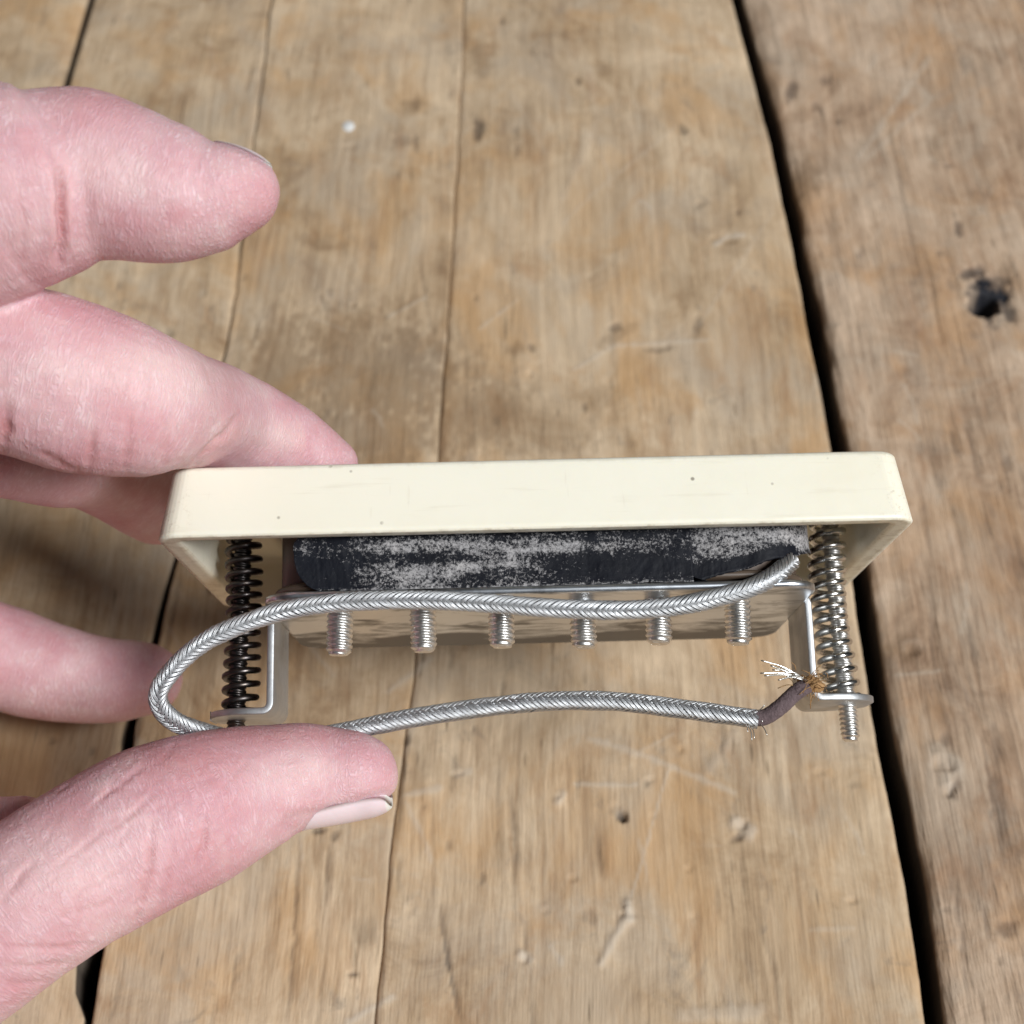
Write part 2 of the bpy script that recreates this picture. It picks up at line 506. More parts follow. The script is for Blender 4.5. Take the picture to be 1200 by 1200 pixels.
STAIN_SHADOW = [(945, 212, 16, 26, 0, .55), (605, 408, 12, 8, 0, .4), (440, 440, 110, 75, 10, .55), (330, 440, 45, 75, 0, .5), (560, 480, 70, 45, 0, .42), (430, 510, 110, 40, 0, .5), (640, 505, 60, 30, 0, .3), (565, 70, 12, 22, 0, .35), (484, 125, 16, 12, 0, .35),  # broad blobs left of centre paint in the shadow of hand and pickup
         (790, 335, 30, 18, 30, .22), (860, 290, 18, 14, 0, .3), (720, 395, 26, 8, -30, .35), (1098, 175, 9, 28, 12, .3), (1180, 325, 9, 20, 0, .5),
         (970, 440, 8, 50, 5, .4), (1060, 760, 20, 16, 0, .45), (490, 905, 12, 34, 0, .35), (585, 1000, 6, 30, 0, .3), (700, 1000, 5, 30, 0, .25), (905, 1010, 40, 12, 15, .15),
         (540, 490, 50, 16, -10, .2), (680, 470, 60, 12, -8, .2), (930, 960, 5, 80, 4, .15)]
SCR = [([(838, 287), (852, 277), (872, 276)], 3, .6), ([(455, 370), (500, 348)], 2, .35), ([(562, 384), (605, 352)], 2, .35), ([(672, 432), (720, 405), (830, 398)], 2.5, .35), ([(690, 866), (760, 888), (860, 930)], 4, .45),
       ([(672, 919), (745, 921)], 2.5, .45), ([(782, 905), (748, 1025), (735, 1065)], 2, .45), ([(748, 985), (760, 1035)], 2, .35), ([(735, 1072), (705, 1130)], 5, .5), ([(475, 932), (515, 925)], 4, .45), ([(475, 940), (500, 990), (505, 1010)], 3, .4),
       ([(408, 1198), (460, 1168)], 4, .55), ([(1055, 85), (1090, 120), (1010, 195)], 3, .25), ([(1088, 72), (1060, 110), (1005, 190)], 4, .35), ([(535, 908), (550, 905)], 4, .4), ([(645, 1110), (657, 1128)], 4, .5), ([(612, 1120), (620, 1126)], 6, .6),
       ([(660, 932), (654, 940)], 5, .5), ([(735, 1060), (738, 1078)], 6, .7), ([(862, 965), (878, 975)], 8, .5), ([(820, 380), (905, 250)], 2, .2), ([(660, 260), (690, 230), (790, 150)], 2.5, .2), ([(690, 80), (700, 140), (660, 230)], 6, .15),
       ([(800, 1190), (890, 1185)], 9, .3), ([(950, 1090), (1000, 1088)], 3, .3), ([(1095, 880), (1120, 905), (1110, 920)], 9, .35), ([(1060, 100), (1075, 60)], 5, .2), ([(640, 180), (600, 110)], 5, .12), ([(860, 860), (830, 905)], 6, .2), ([(310, 690), (390, 790)], 3, .3), ([(455, 810), (505, 772)], 4, .4)]
for _ in range(46):                                   # light handling scratches
    x, y = rng.uniform(60, 1190), rng.uniform(10, 1190); a = rng.normal(math.pi / 2 * rng.integers(0, 2), .7); L = rng.uniform(12, 60)
    SCR.append(([(x, y), (x + L * math.cos(a) * .5 + 3, y + L * math.sin(a) * .5), (x + L * math.cos(a), y + L * math.sin(a))], rng.uniform(1.2, 2.4), rng.uniform(.12, .34)))
for _ in range(60):                                   # small dark nicks
    SOOT_SHADE.append((rng.uniform(40, 1195), rng.uniform(5, 1195), rng.uniform(1.5, 4), rng.uniform(3, 10), rng.normal(0, 12), rng.uniform(.15, .5)))


CHECKS = [([(516, 1062), (522, 1110), (540, 1200)], 2.2, .7), ([(598, 930), (604, 1000), (600, 1050)], 2.5, .45), ([(880, 1060), (905, 1130), (916, 1200)], 2.5, .3), ([(590, 795), (588, 830)], 2.2, .6),
          ([(490, 300), (505, 390)], 2, .3), ([(535, 880), (527, 930)], 3, .35), ([(700, 980), (706, 1030)], 3, .4), ([(1120, 915), (1112, 935), (1118, 940)], 3, .7), ([(1150, 860), (1162, 960), (1178, 1010)], 2.5, .5),
          ([(1110, 1010), (1125, 1090), (1135, 1190)], 2.5, .5), ([(1090, 700), (1095, 790)], 2.2, .4), ([(1130, 480), (1145, 560)], 2.2, .4), ([(1040, 150), (1075, 330)], 2, .3), ([(350, 985), (345, 1100), (335, 1200)], 2.4, .5), ([(385, 990), (380, 1060)], 2.4, .45)]
DENTS = [(869, 968, 9, 8, 1.0), (736, 1074, 8, 8, .8), (615, 1124, 7, 6, .7), (655, 934, 5, 5, .6), (730, 957, 6, 9, .9), (538, 907, 9, 4, .7), (672, 1030, 6, 6, .5), (640, 1068, 6, 5, .5), (1104, 897, 15, 11, 1.0), (1112, 930, 9, 8, .9), (850, 280, 18, 7, .5), (482, 1066, 7, 9, .5),
         (1000, 1055, 10, 4, .5), (960, 905, 9, 6, .4), (1070, 760, 12, 9, .8), (408, 172, 14, 5, .4)]
for _ in range(12):
    DENTS.append((rng.uniform(250, 1195), rng.uniform(300, 1195), rng.uniform(2.5, 6), rng.uniform(3, 9), rng.uniform(.2, .6)))
for _ in range(46):
    x, y = rng.uniform(110, 1195), rng.uniform(420, 1190); k_ = (x - 620) / 1900; Ln = rng.uniform(20, 110)
    CHECKS.append(([(x, y), (x + k_ * Ln * .5 + rng.normal(0, 1.5), y + Ln * .5), (x + k_ * Ln, y + Ln)], rng.uniform(1.6, 2.4), rng.uniform(.2, .5)))


def plank(xl, xr, mat, seed, rough=1.0, lift=0.0, dx=.0005, edgew=1.0):
    width = float(np.mean(xr - xl))
    n = min(int(width / dx), 420)
    n = max(n, 30)
    u = np.linspace(0, 1, n)
    X = xl[:, None] + (xr - xl)[:, None] * u[None]
    Y = np.repeat(YS[:, None], n, 1)
    el = X - xl[:, None]; er = xr[:, None] - X
    ed = np.minimum(el, er)
    Z = (fbm(X * 30, Y * 10, seed, 3) - .45) * .0012 * rough
    Z += (fbm(X * 330 + fbm(X * 14, Y * 9, seed + 5, 2) * 1.5, Y * 30, seed + 1, 3) - .45) * .00035 * rough
    Z += (fbm(X * 90, Y * 60, seed + 2, 4) - .45) * .0007 * rough
    fray = edgew * (.0004 + .0010 * fbm(Y * 160, X * 30, seed + 3, 4))
    Z -= edgew * (.0009 * np.exp(-(ed / fray) ** 2) + .0004 * np.exp(-ed / .004))
    px, py, _ = to_px(np.column_stack([X.ravel(), Y.ravel(), np.zeros(X.size)]))
    px, py = px.reshape(X.shape), py.reshape(X.shape)
    soot_shade, brown, scr = np.zeros(X.shape), np.zeros(X.shape), np.zeros(X.shape)
    jit = (fbm(X * 900, Y * 500, seed + 11, 3) - .45)

    def blob(x, y, rx, ry, tilt, s):
        a = math.radians(tilt); c_, s_ = math.cos(a), math.sin(a)
        q = ((px - x) * c_ + (py - y) * s_) / rx; r = (-(px - x) * s_ + (py - y) * c_) / ry
        e = np.sqrt(q * q + r * r) + jit * 1.3
        return s * np.clip((1.25 - e) / .7, 0, 1)
    for m in SOOT_SHADE:
        b = blob(*m); soot_shade = np.maximum(soot_shade, b); Z -= b * .0007
    for m in STAIN_SHADOW: brown = np.maximum(brown, blob(*m))
    hole = np.clip(1.3 - np.hypot((px - 1152) / 15, (py - 358) / 12), 0, 1)
    Z -= np.minimum(hole * .012, .006)
    soot_shade = np.maximum(soot_shade, hole)
    for poly, wd, s in CHECKS:
        q, al = stroke(px + jit * 5, py, poly)
        b = s * np.clip(1.5 - q / wd, 0, 1) * np.sin(np.pi * np.clip(al, .02, .98)) ** .5
        soot_shade = np.maximum(soot_shade, b * .8); Z -= b * .0006
    for (x, y, rx, ry, dp) in DENTS:
        e = np.hypot((px - x) / rx, (py - y) / ry) + jit * .8
        Z -= dp * .0007 * np.clip(1 - e, 0, 1) ** .7
        rim = np.exp(-((e - 1.05) / .22) ** 2)
        Z += dp * .00012 * rim; scr = np.maximum(scr, .18 * dp * rim * (py < y + ry * .4))
    for poly, wd, s in SCR:
        b = s * np.clip(1.4 - seg_dist(px, py, poly) / wd + jit * 1.6, 0, 1)
        scr = np.maximum(scr, b); Z += b * (.0002 if wd < 5 else .0007)
    m = len(YS)
    V = np.column_stack([X.ravel(), Y.ravel(), Z.ravel() + lift])
    idx = np.arange(m * n).reshape(m, n)
    Q = np.stack([idx[:-1, :-1], idx[:-1, 1:], idx[1:, 1:], idx[1:, :-1]], -1).reshape(-1, 4)
    # side walls and underside
    zl_, zr_ = Z[:, 0] + lift, Z[:, -1] + lift
    rows = [np.column_stack([xl, YS, zl_ - .0012]), np.column_stack([xl + .0002, YS, np.full(m, -.028)]),
            np.column_stack([xr, YS, zr_ - .0012]), np.column_stack([xr - .0002, YS, np.full(m, -.028)])]
    r0 = m * n + np.arange(4)[:, None] * m + np.arange(m)[None]
    qs = []
    for a_, b_ in ((idx[:, 0], r0[0]), (r0[0], r0[1]), (r0[1], r0[3]), (r0[3], r0[2]), (r0[2], idx[:, -1])):
        qs.append(np.stack([a_[:-1], a_[1:], b_[1:], b_[:-1]], -1))
    o = np_obj('plank', np.vstack([V] + rows), np.vstack([Q] + qs), mat, table)
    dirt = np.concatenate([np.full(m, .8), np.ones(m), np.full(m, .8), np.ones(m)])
    for nm, arr, ex in (('soot_shade', soot_shade, dirt), ('brown', brown, dirt * 0), ('scratch', scr, dirt * 0)):
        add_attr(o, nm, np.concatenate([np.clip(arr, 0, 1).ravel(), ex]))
    return o


plank(E_left - .17, E_left, M['wood_tan'][0], 11, lift=-.0006, dx=.0012)
plank(E_left2, E_j - opening, M['wood_tan'][1], 21, lift=-.0003, dx=.0008, edgew=.3)
plank(E_j, E_c - .00006, M['wood_tan'][2], 31, edgew=.22, dx=.00042)
plank(E_c + .00006, E_r, M['wood_tan'][3], 41, edgew=.45, dx=.00042)
plank(E_r2, E_r2 + .15, M['wood_pink'], 51, rough=2.1, lift=.0008, dx=.0006)
plank(E_r2 + .152, E_r2 + .28, M['wood_tan'][1], 61, dx=.003)
plank(E_left - .30, E_left - .172, M['wood_tan'][3], 71, dx=.003)
bm_v, bm_f = loft([zl(rrect(.55, .52, .01, 2, 0, .25), z) for z in (-.05, -.031)])
ub = new_obj('added_backing_board', bm_v, bm_f, M['gap'], table, smooth=False)  # unseen board added below so the plank gaps stay dark
for nm in ('soot_shade', 'brown', 'scratch'): add_attr(ub, nm, np.zeros(len(bm_v)))

# ------------------------------------------------------------------ the pickup in its mounting ring
roll = math.radians(1.43); tilt = math.radians(14.0)
c_, s_ = math.cos(tilt), math.sin(tilt)
R = Matrix.Rotation(roll, 3, 'Z')
ax, ay, az = R @ Vector((1, 0, 0)), R @ Vector((0, -s_, -c_)), R @ Vector((0, c_, -s_))
o_c = Vector(((628 - 600) * .183 / F, -(619 - 600) * .183 / F, -.183))
LOC = Matrix(((ax.x, ay.x, az.x, o_c.x), (ax.y, ay.y, az.y, o_c.y), (ax.z, ay.z, az.z, o_c.z), (0, 0, 0, 1)))
PM = CAM @ LOC
pickup = bpy.data.objects.new('guitar_pickup', None)
COL.objects.link(pickup)
pickup.matrix_world = PM
pickup.empty_display_size = .01
pickup['label'] = 'vintage guitar pickup in a cream plastic mounting ring with braided silver lead'
pickup['category'] = 'guitar pickup'
PI = np.array(PM.inverted())
mm = .001


def L(px, py, yd):
    """photo pixel on the pickup's own plane y = yd (mm behind the ring's front) -> local mm"""
    a = PI[:3, :3] @ P(px, py, .1) + PI[:3, 3]
    c = PI[:3, :3] @ np.array([0, 0, H]) + PI[:3, 3]
    r = a - c
    t = (yd * mm - c[1]) / r[1]
    return (c + r * t) / mm


# mounting ring: rounded-rectangle loops from the rim up, over the top and down inside
HY = 23.0
def RL(hx, hy, r, z): return zl(rrect(hx, hy, r, 8, 0, HY), z) * mm
loops = [RL(45.4, 22.8, 2.8, 0.0), RL(45.6, 23.0, 3.0, .25)]
for k in range(1, 5):
    t = k / 4; loops.append(RL(45.6 - 1.25 * t, 23 - 1.0 * t, 3.0 - .3 * t, .25 + 7.9 * t))
for a in (20, 40, 60, 80, 90):
    a = math.radians(a); loops.append(RL(44.35 - .85 * (1 - math.cos(a)), 22.0 - .85 * (1 - math.cos(a)), 2.7 - .4 * (1 - math.cos(a)), 8.15 + .85 * math.sin(a)))
loops += [RL(35.9, 19.7, 3.0, 9.0), RL(35.6, 19.4, 3.0, 8.7), RL(35.6, 19.4, 3.0, 7.0), RL(41.9, 20.2, 1.6, 6.9), RL(42.9, 20.9, 1.2, .2), RL(43.2, 21.1, 1.3, 0.0)]
rv, rf = loft(loops, closed=True)
ring = new_obj('mounting_ring', rv, rf, M['cream'], pickup)
md = ring.modifiers.new('edges', 'SUBSURF'); md.subdivision_type = 'SIMPLE'; md.levels = 2; md.render_levels = 2
rz = rv[:, 2] / mm
add_attr(ring, 'grime', np.where(rz < .1, .5, np.where(rz > 8.3, .15, 0.0)))
DX = 0.4                          # the pickup sits a little to the right inside the ring
for sx in (-1, 1):                # screw heads on top of the ring
    v, f = loft([zl(rrect(r, r, r * .99, 5, DX + sx * 39.0, HY - 1.5), z) * mm for r, z in ((2.9, 9.05), (2.9, 9.5), (2.3, 10.2), (1.2, 10.5))])
    new_obj('ring_screw_head', v, f, M['steel'], pickup)

# base plate: flat sheet with rounded corners and two legs bent down, feet turned out
bp = loft([zl(rrect(h, w_, r, 8, DX, HY), z) * mm for h, w_, r, z in ((33.4, 18.7, 3.9, -7.15), (33.8, 19.1, 4.2, -7.0), (33.8, 19.1, 4.2, -6.3), (33.5, 18.8, 4.0, -6.15))])
base = new_obj('base_plate', *bp, M['plate'], pickup)
for p in base.data.polygons:
    if len(p.vertices) > 4: p.use_smooth = False
for sx in (-1, 1):
    prof = [(33.4, -6.2), (33.75, -7.2)] + [(33.75, z) for z in (-9, -12, -15, -17, -18.1)]
    for a in (15, 35, 55, 75, 90):
        a = math.radians(a); prof.append((33.75 + 1.5 * (1 - math.cos(a)), -18.1 - 1.5 * math.sin(a)))
    flat = [(x_, -19.6) for x_ in (36.0, 37.5, 39.0, 40.2, 41.3, 42.1, 42.5)]
    prof += flat
    pr = np.array(prof); tg = np.gradient(pr, axis=0); tg /= np.linalg.norm(tg, axis=1)[:, None]
    nr = np.column_stack([-tg[:, 1], tg[:, 0]])
    V, Fq = [], []
    for i, (x, z) in enumerate(pr):
        hw = 6.3 if x < 38 else 6.3 * math.sqrt(max(0.04, 1 - ((x - 37.0) / 5.8) ** 2))
        for (s, yy) in ((0, -hw), (0, hw), (.9, hw), (.9, -hw)):
            q = pr[i] + nr[i] * s
            V.append(((DX + sx * q[0]) * mm, (HY - 2 + yy) * mm, q[1] * mm))
    m = len(pr)
    for i in range(m - 1):
        for j in range(4):
            k = (j + 1) % 4
            q = (i * 4 + j, i * 4 + k, i * 4 + 4 + k, i * 4 + 4 + j)
            Fq.append(q if sx < 0 else q[::-1])
    Fq += [(0, 1, 2, 3), (m * 4 - 1, m * 4 - 2, m * 4 - 3, m * 4 - 4)]
    lg = new_obj('mounting_leg', V, Fq, M['nickel_dull'], pickup, smooth=True)
    bv = lg.modifiers.new('bevel', 'BEVEL'); bv.width = .00016; bv.segments = 2; bv.limit_method = 'ANGLE'

# coils, their flanges, keeper bar and magnet
def slab(name, hx, hy, r, y, z0, z1, mat, parent=pickup):
    e = .25
    v, f = loft([zl(rrect(hx - e, hy - e, max(.1, r - e), 8, DX, y), z0), zl(rrect(hx, hy, r, 8, DX, y), z0 + e), zl(rrect(hx, hy, r, 8, DX, y), z1 - e), zl(rrect(hx - e, hy - e, max(.1, r - e), 8, DX, y), z1)])
    return new_obj(name, v * mm, f, mat, parent)


for y in (14.0, 32.2):
    cb = slab('coil', 32.6, 8.2, 7.8, y, -5.0, 7.2, M['coil'])
    slab('bobbin_flange', 33.4, 8.9, 8.2, y, -5.6, -4.6, M['bobbin'], cb)
    slab('bobbin_flange', 33.4, 8.9, 8.2, y, 7.25, 8.3, M['bobbin'], cb)
slab('magnet', 31.5, 5.0, .6, 23.0, -6.15, -5.6, M['coil'])
slab('keeper_bar', 31.0, 3.0, .6, 12.5, -6.15, -5.65, M['nickel_dull'])


# cloth-backed tape round the front coil: a worn strip and a shorter pale piece at the right
def strip(name, x0, x1, ybase, top, low, seed, wear, th=.22, wrapL=0., wrapR=0.):
    """a band following the coil's front and, if wrapped, its rounded ends"""
    s = np.linspace(x0 - wrapL, x1 + wrapR, 220); nz = 26
    rad = 7.5
    path = []
    for q in s:
        if q > x1: a = (q - x1) / rad; path.append((x1 + rad * math.sin(a), ybase + rad * (1 - math.cos(a)), math.sin(a), -math.cos(a)))
        elif q < x0: a = (x0 - q) / rad; path.append((x0 - rad * math.sin(a), ybase + rad * (1 - math.cos(a)), -math.sin(a), -math.cos(a)))
        else: path.append((q, ybase, 0, -1))
    path = np.array(path)
    lo = np.array([low(q) for q in s]) + (fbm(s * .35, s * 0, seed, 3) - .45) * .5 + (noise2(s * 3, s * 0, seed + 4) - .5) * .10
    V = []
    for t in (0, th):
        for k in range(nz):
            u = k / (nz - 1)
            z = lo + (top - lo) * u
            out = t + .28 * (fbm(s * .25, z * .4, seed + 7, 3) - .45) + .30 * np.exp(-u * 9) * fbm(s * .22, s * 0, seed + 9, 2)
            if wrapL == 0:
                z = z + 0
            V.append(np.column_stack([path[:, 0] + path[:, 2] * out, path[:, 1] + path[:, 3] * out, z]))
    n = len(s)
    if wrapL == 0:                               # ragged torn left end
        for k, g in enumerate(V):
            u = (k % nz) / (nz - 1)
            g[0, 0] += .9 * noise2(u * 7, 0, seed) + 1.6 * (u - .35) ** 2 * 2 + 3.0 * math.exp(-u * 11); g[1, 0] = max(g[1, 0], g[0, 0] + .05)
            for j in range(1, 16): g[j, 0] = max(g[j, 0], g[j - 1, 0] + .02)
    V = np.vstack(V); Q = []
    g = np.arange(2 * nz * n).reshape(2, nz, n)
    A, B = g[0], g[1]
    Q.append(np.stack([B[:-1, :-1], B[:-1, 1:], B[1:, 1:], B[1:, :-1]], -1).reshape(-1, 4))
    Q.append(np.stack([A[:-1, :-1], A[1:, :-1], A[1:, 1:], A[:-1, 1:]], -1).reshape(-1, 4))
    Q.append(np.stack([A[0, :-1], A[0, 1:], B[0, 1:], B[0, :-1]], -1))
    Q.append(np.stack([A[:-1, 0], B[:-1, 0], B[1:, 0], A[1:, 0]], -1))
    Q.append(np.stack([A[:-1, -1], A[1:, -1], B[1:, -1], B[:-1, -1]], -1))
    o = np_obj(name, V * mm, np.vstack(Q), M['tape'], pickup)
    add_attr(o, 'wear', [wear(*p) for p in V])
    return o


def wear_main(x, y, z):
    w_ = -.10
    if x < -21: w_ -= .16 * min(1, (-21 - x) / 3)
    w_ += .20 * math.exp(-((z + 1.0) / 1.1) ** 2) * (1 if x < 5 else .45)
    w_ += .28 * math.exp(-((x + 14) / 5) ** 2 - ((z + 4.3) / 1.4) ** 2) + .26 * math.exp(-((x + 6) / 5) ** 2 - ((z + 3.2) / .9) ** 2) + .20 * math.exp(-((x - 3) / 6) ** 2 - ((z + 1.6) / .6) ** 2)
    w_ -= .12 * math.exp(-((x + 12) / 9) ** 2 - ((z + 2.3) / .7) ** 2) + .16 * math.exp(-((x - 12) / 7) ** 2 - ((z + 3.6) / 1.5) ** 2)
    if z < -5.9: w_ += .25
    return w_


def wear_side(x, y, z):
    t = max(0, min(1, (x - 19) / 14))
    return .03 + .17 * t - .5 * math.exp(-((z - (-5.1 + 3.0 * t)) / .95) ** 2) * (1 if x < 32 else .3)


strip('tape', -29.8, 19.0, 4.75, 4.0, lambda q: -6.1 - .15 * math.sin((q + 20) * .11), 3, wear_main)
strip('tape', 17.0, 26.9, 5.05, 4.0, lambda q: -6.0 + max(0, q - 19.5) * .26, 8, wear_side, wrapR=11.0)


# pole screws: threaded shanks hanging below the plate, slotted heads on top
def threaded(z0, z1, r, pitch, depth, per=14, taper=.6):
    turns = abs(z1 - z0) / pitch; n = int(turns * 8) + 2
    zs = np.linspace(z0, z1, n); a = np.linspace(0, 2 * np.pi, per, endpoint=False)
    V = []
    for z in zs:
        ph = ((z - z0) / pitch + a / (2 * np.pi)) % 1.0
        rr = r - depth * (1 - np.abs(2 * ph - 1)) * 1.0
        e = min(1, abs(z - z0) / taper); rr = rr * (.72 + .28 * e)
        V.append(np.column_stack([rr * np.cos(a), rr * np.sin(a), np.full(per, z)]))
    v, f = loft(V)
    return v, f


sv, sf = threaded(-13.0, 7.2, 1.70, .68, .26)
hv, hf = loft([zl(rrect(r, r, r * .99, 4), z) for r, z in ((2.3, 7.2), (2.4, 7.4), (2.4, 8.5), (2.0, 8.9))])
pole0 = None
for k in range(6):
    x = DX + (k - 2.5) * 9.85
    if pole0 is None:
        pole0 = new_obj('pole_screw', sv * mm, sf, M['steel'], pickup)
        p = pole0; hd0 = new_obj('screw_head', hv * mm, hf, M['nickel'], p)
    else:
        p = pole0.copy(); COL.objects.link(p); p.parent = pickup
        hd = hd0.copy(); COL.objects.link(hd); hd.parent = p
    p.location = (x * mm, 10.2 * mm, [-.1, .1, .35, .05, .3, .0][k] * mm)
    p.rotation_euler = (math.radians(random.uniform(-1.5, 1.5)), math.radians(random.uniform(-2.4, 2.4)), random.uniform(0, 6))

# height screws with their springs
hs_v, hs_f = threaded(-24.2, 8.9, 1.25, .62, .22)
for sx, mat in ((-1, M['spring_shaded']), (1, M['spring_bright'])):
    x = DX + sx * 39.1
    s = new_obj('height_screw', hs_v * mm, hs_f, M['steel'] if sx > 0 else M['spring_shaded'], pickup)  # left screw takes the shade-dark colour too
    s.location = (x * mm, 21.0 * mm, 0 if sx > 0 else 1.5 * mm)
    s.rotation_euler = (0, math.radians(-1.2 * sx), 0)
    turns = 15; t = np.linspace(0, turns, turns * 22)
    zz = -18.4 + 25.6 * (t / turns + .012 * np.sin(2 * np.pi * t / turns) + .022 * (noise2(t * .35, t * 0, 9 + sx) - .5) * np.sin(np.pi * t / turns))
    bow = (1.0 if sx > 0 else .3) * np.sin(np.pi * np.clip((zz + 18.4) / 25.6, 0, 1))
    r_ = 2.02 + .10 * np.sin(t * .7) + .10 * (noise2(t * .8, t * 0, 5 + sx) - .5)
    hx = np.column_stack([r_ * np.cos(t * 2 * np.pi) - bow * sx, r_ * np.sin(t * 2 * np.pi), zz])
    v, f = tube(hx * mm, (.47 if sx > 0 else .44) * mm, 8)
    sp_ = new_obj('spring', v, f, mat, pickup)
    sp_.location = (x * mm, 21.0 * mm, 0)
    sp_['label'] = 'bright steel coil spring' if sx > 0 else 'steel coil spring with shade painted dark'

# ------------------------------------------------------------------ braided lead
lead = bpy.data.objects.new('braided_lead', None)
COL.objects.link(lead); lead.parent = pickup
ctrl = [(928, 657, 6.5), (905, 676, 4.5), (870, 692, 3.4), (800, 709, 3.0), (730, 715, 3.0), (650, 713, 3.0), (570, 707, 3.0), (490, 703, 3.0), (410, 705, 3.0), (345, 713, 2.6), (290, 729, 2.2), (240, 752, 2.0),
        (204, 783, 2.2), (185, 815, 3.0), (200, 842, 5.0), (238, 858, 8.0), (300, 872, 11.0), (360, 866, 13.0), (410, 856, 14.0), (480, 842, 14.5), (560, 830, 14.5), (640, 822, 14.0), (720, 822, 13.5), (800, 831, 13.0), (860, 839, 12.5), (888, 843, 12.3)]
path = catmull([L(*p) for p in ctrl], 900)
path, arc = even(path, .16)
T_, N_, B_ = frames(path)
RB, PITCHB, CAR, WIRES = 1.03, 8.4, 12, 3
V, Q, off = [], [], 0
sides = 5
for direction in (1, -1):
    for k in range(CAR):
        th0 = 2 * np.pi * k / CAR
        for wq in range(WIRES):
            thc = th0 + direction * 2 * np.pi * arc / PITCHB + .12 * (noise2(arc * .7, arc * 0, 40 + k) - .5)
            th = thc + (wq - (WIRES - 1) / 2) * .128
            # two over, two under, so that the picks line up in chevron rows
            weave = direction * .09 * np.tanh(2.5 * np.sin(2 * thc))
            rr = RB + weave + .05 * noise2(arc * 1.5, arc * 0, k * 7 + wq) + .09 * (noise2(arc * .35, arc * 0, 3) - .5)
            p = path + rr[:, None] * (np.cos(th)[:, None] * N_ + np.sin(th)[:, None] * B_)
            v, f = tube(p[::2], .070, sides, caps=False)
            V.append(v); Q.append(np.array(f) + off); off += len(v)
sleeve = np_obj('braid', np.vstack(V) * mm, np.vstack(Q), M['braid'], lead)
sleeve['kind'] = 'stuff'
v, f = tube(path[::4] * mm, .92 * mm, 12)
new_obj('inner_core', v, f, M['braid_core'], lead)
core = catmull([L(880, 842, 12.4), L(897, 840, 12.0), L(915, 828, 11.5), L(932, 812, 11.2), L(946, 803, 11.2)], 60)
v, f = tube(core * mm, (.98 + .05 * noise2(np.arange(60) * .6, np.zeros(60), 5)) * mm, 14)
new_obj('cloth_insulation', v, f, M['cloth'], lead)
# rosin and rust-coloured fuzz where the core is frayed
fz = []
for k in range(70):
    a = L(948 + random.gauss(0, 8), 801 + random.gauss(0, 6), 11 + random.gauss(0, 1.0))
    d_ = np.array([random.gauss(0, .7), random.gauss(0, .7), random.gauss(0, .7)])
    fz.append(tube(catmull([a, a + d_ * .6 + np.array([.1, 0, .2]), a + d_ * 1.3], 7), .055, 4))
v, f = tubes(fz); new_obj('frayed_fibre', v * mm, f, M['rosin'], lead)['kind'] = 'stuff'
bl = L(950, 803, 12.0); bv_, bf_ = [], []
n1, n2 = 14, 10
for i in range(n2 + 1):
    for j in range(n1):
        ph, th = math.pi * i / n2, 2 * math.pi * j / n1
        d_ = np.array([math.sin(ph) * math.cos(th), math.sin(ph) * math.sin(th), math.cos(ph)])
        rr = 1.0 + .7 * (float(noise2(d_[0] * 2.2 + 5, d_[1] * 2.2 + d_[2] * 1.7, 3)) - .4)
        bv_.append(bl + d_ * rr * np.array([1.5, 1.2, .85]))
for i in range(n2):
    for j in range(n1):
        k = (j + 1) % n1; bf_.append((i * n1 + j, i * n1 + n1 + j, i * n1 + n1 + k, i * n1 + k))
new_obj('rosin_lump', np.array(bv_) * mm, bf_, M['rosin'], lead)
for (x, y, yd) in ((892, 774, 9.4), (903, 780, 9.8), (891, 789, 9.2), (896, 792, 9.0), (905, 785, 10.6), (912, 797, 9.6), (908, 778, 10.4), (918, 789, 10.0), (922, 793, 9.6)):
    e = L(x, y, yd); s0 = L(944 + random.uniform(-3, 3), 797 + random.uniform(-4, 3), 11.0)
    md_ = (e + s0) / 2 + np.array([0, random.uniform(-.3, .3), random.uniform(.0, .5)])
    v, f = tube(catmull([s0, md_, e], 12) * mm, .105 * mm, 5)
    new_obj('wire_strand', v, f, M['strand'], lead)
for (p0, p1) in (((876, 848), (881, 868)), ((879, 848), (884, 866)), ((889, 846), (899, 862)), ((884, 836), (896, 826)), ((890, 834), (893, 846)), ((872, 846), (876, 858))):
    a, b = L(*p0, 11.8), L(*p1, 11.2)
    v, f = tube(catmull([a, (a + b) / 2 + np.array([.15, -.1, 0]), b], 8) * mm, .07 * mm, 5)
    new_obj('loose_braid_wire', v, f, M['strand'], lead)

# ------------------------------------------------------------------ the hand
def chain(pts, n=90):
    """(px, py, depth mm, radius px) -> world centre line and radii"""
    c = catmull(pts, n)
    pos = np.array([P(a[0], a[1], a[2] * mm) for a in c]); r = c[:, 3] * c[:, 2] * mm / F
    return pos, np.maximum(r, .0005)


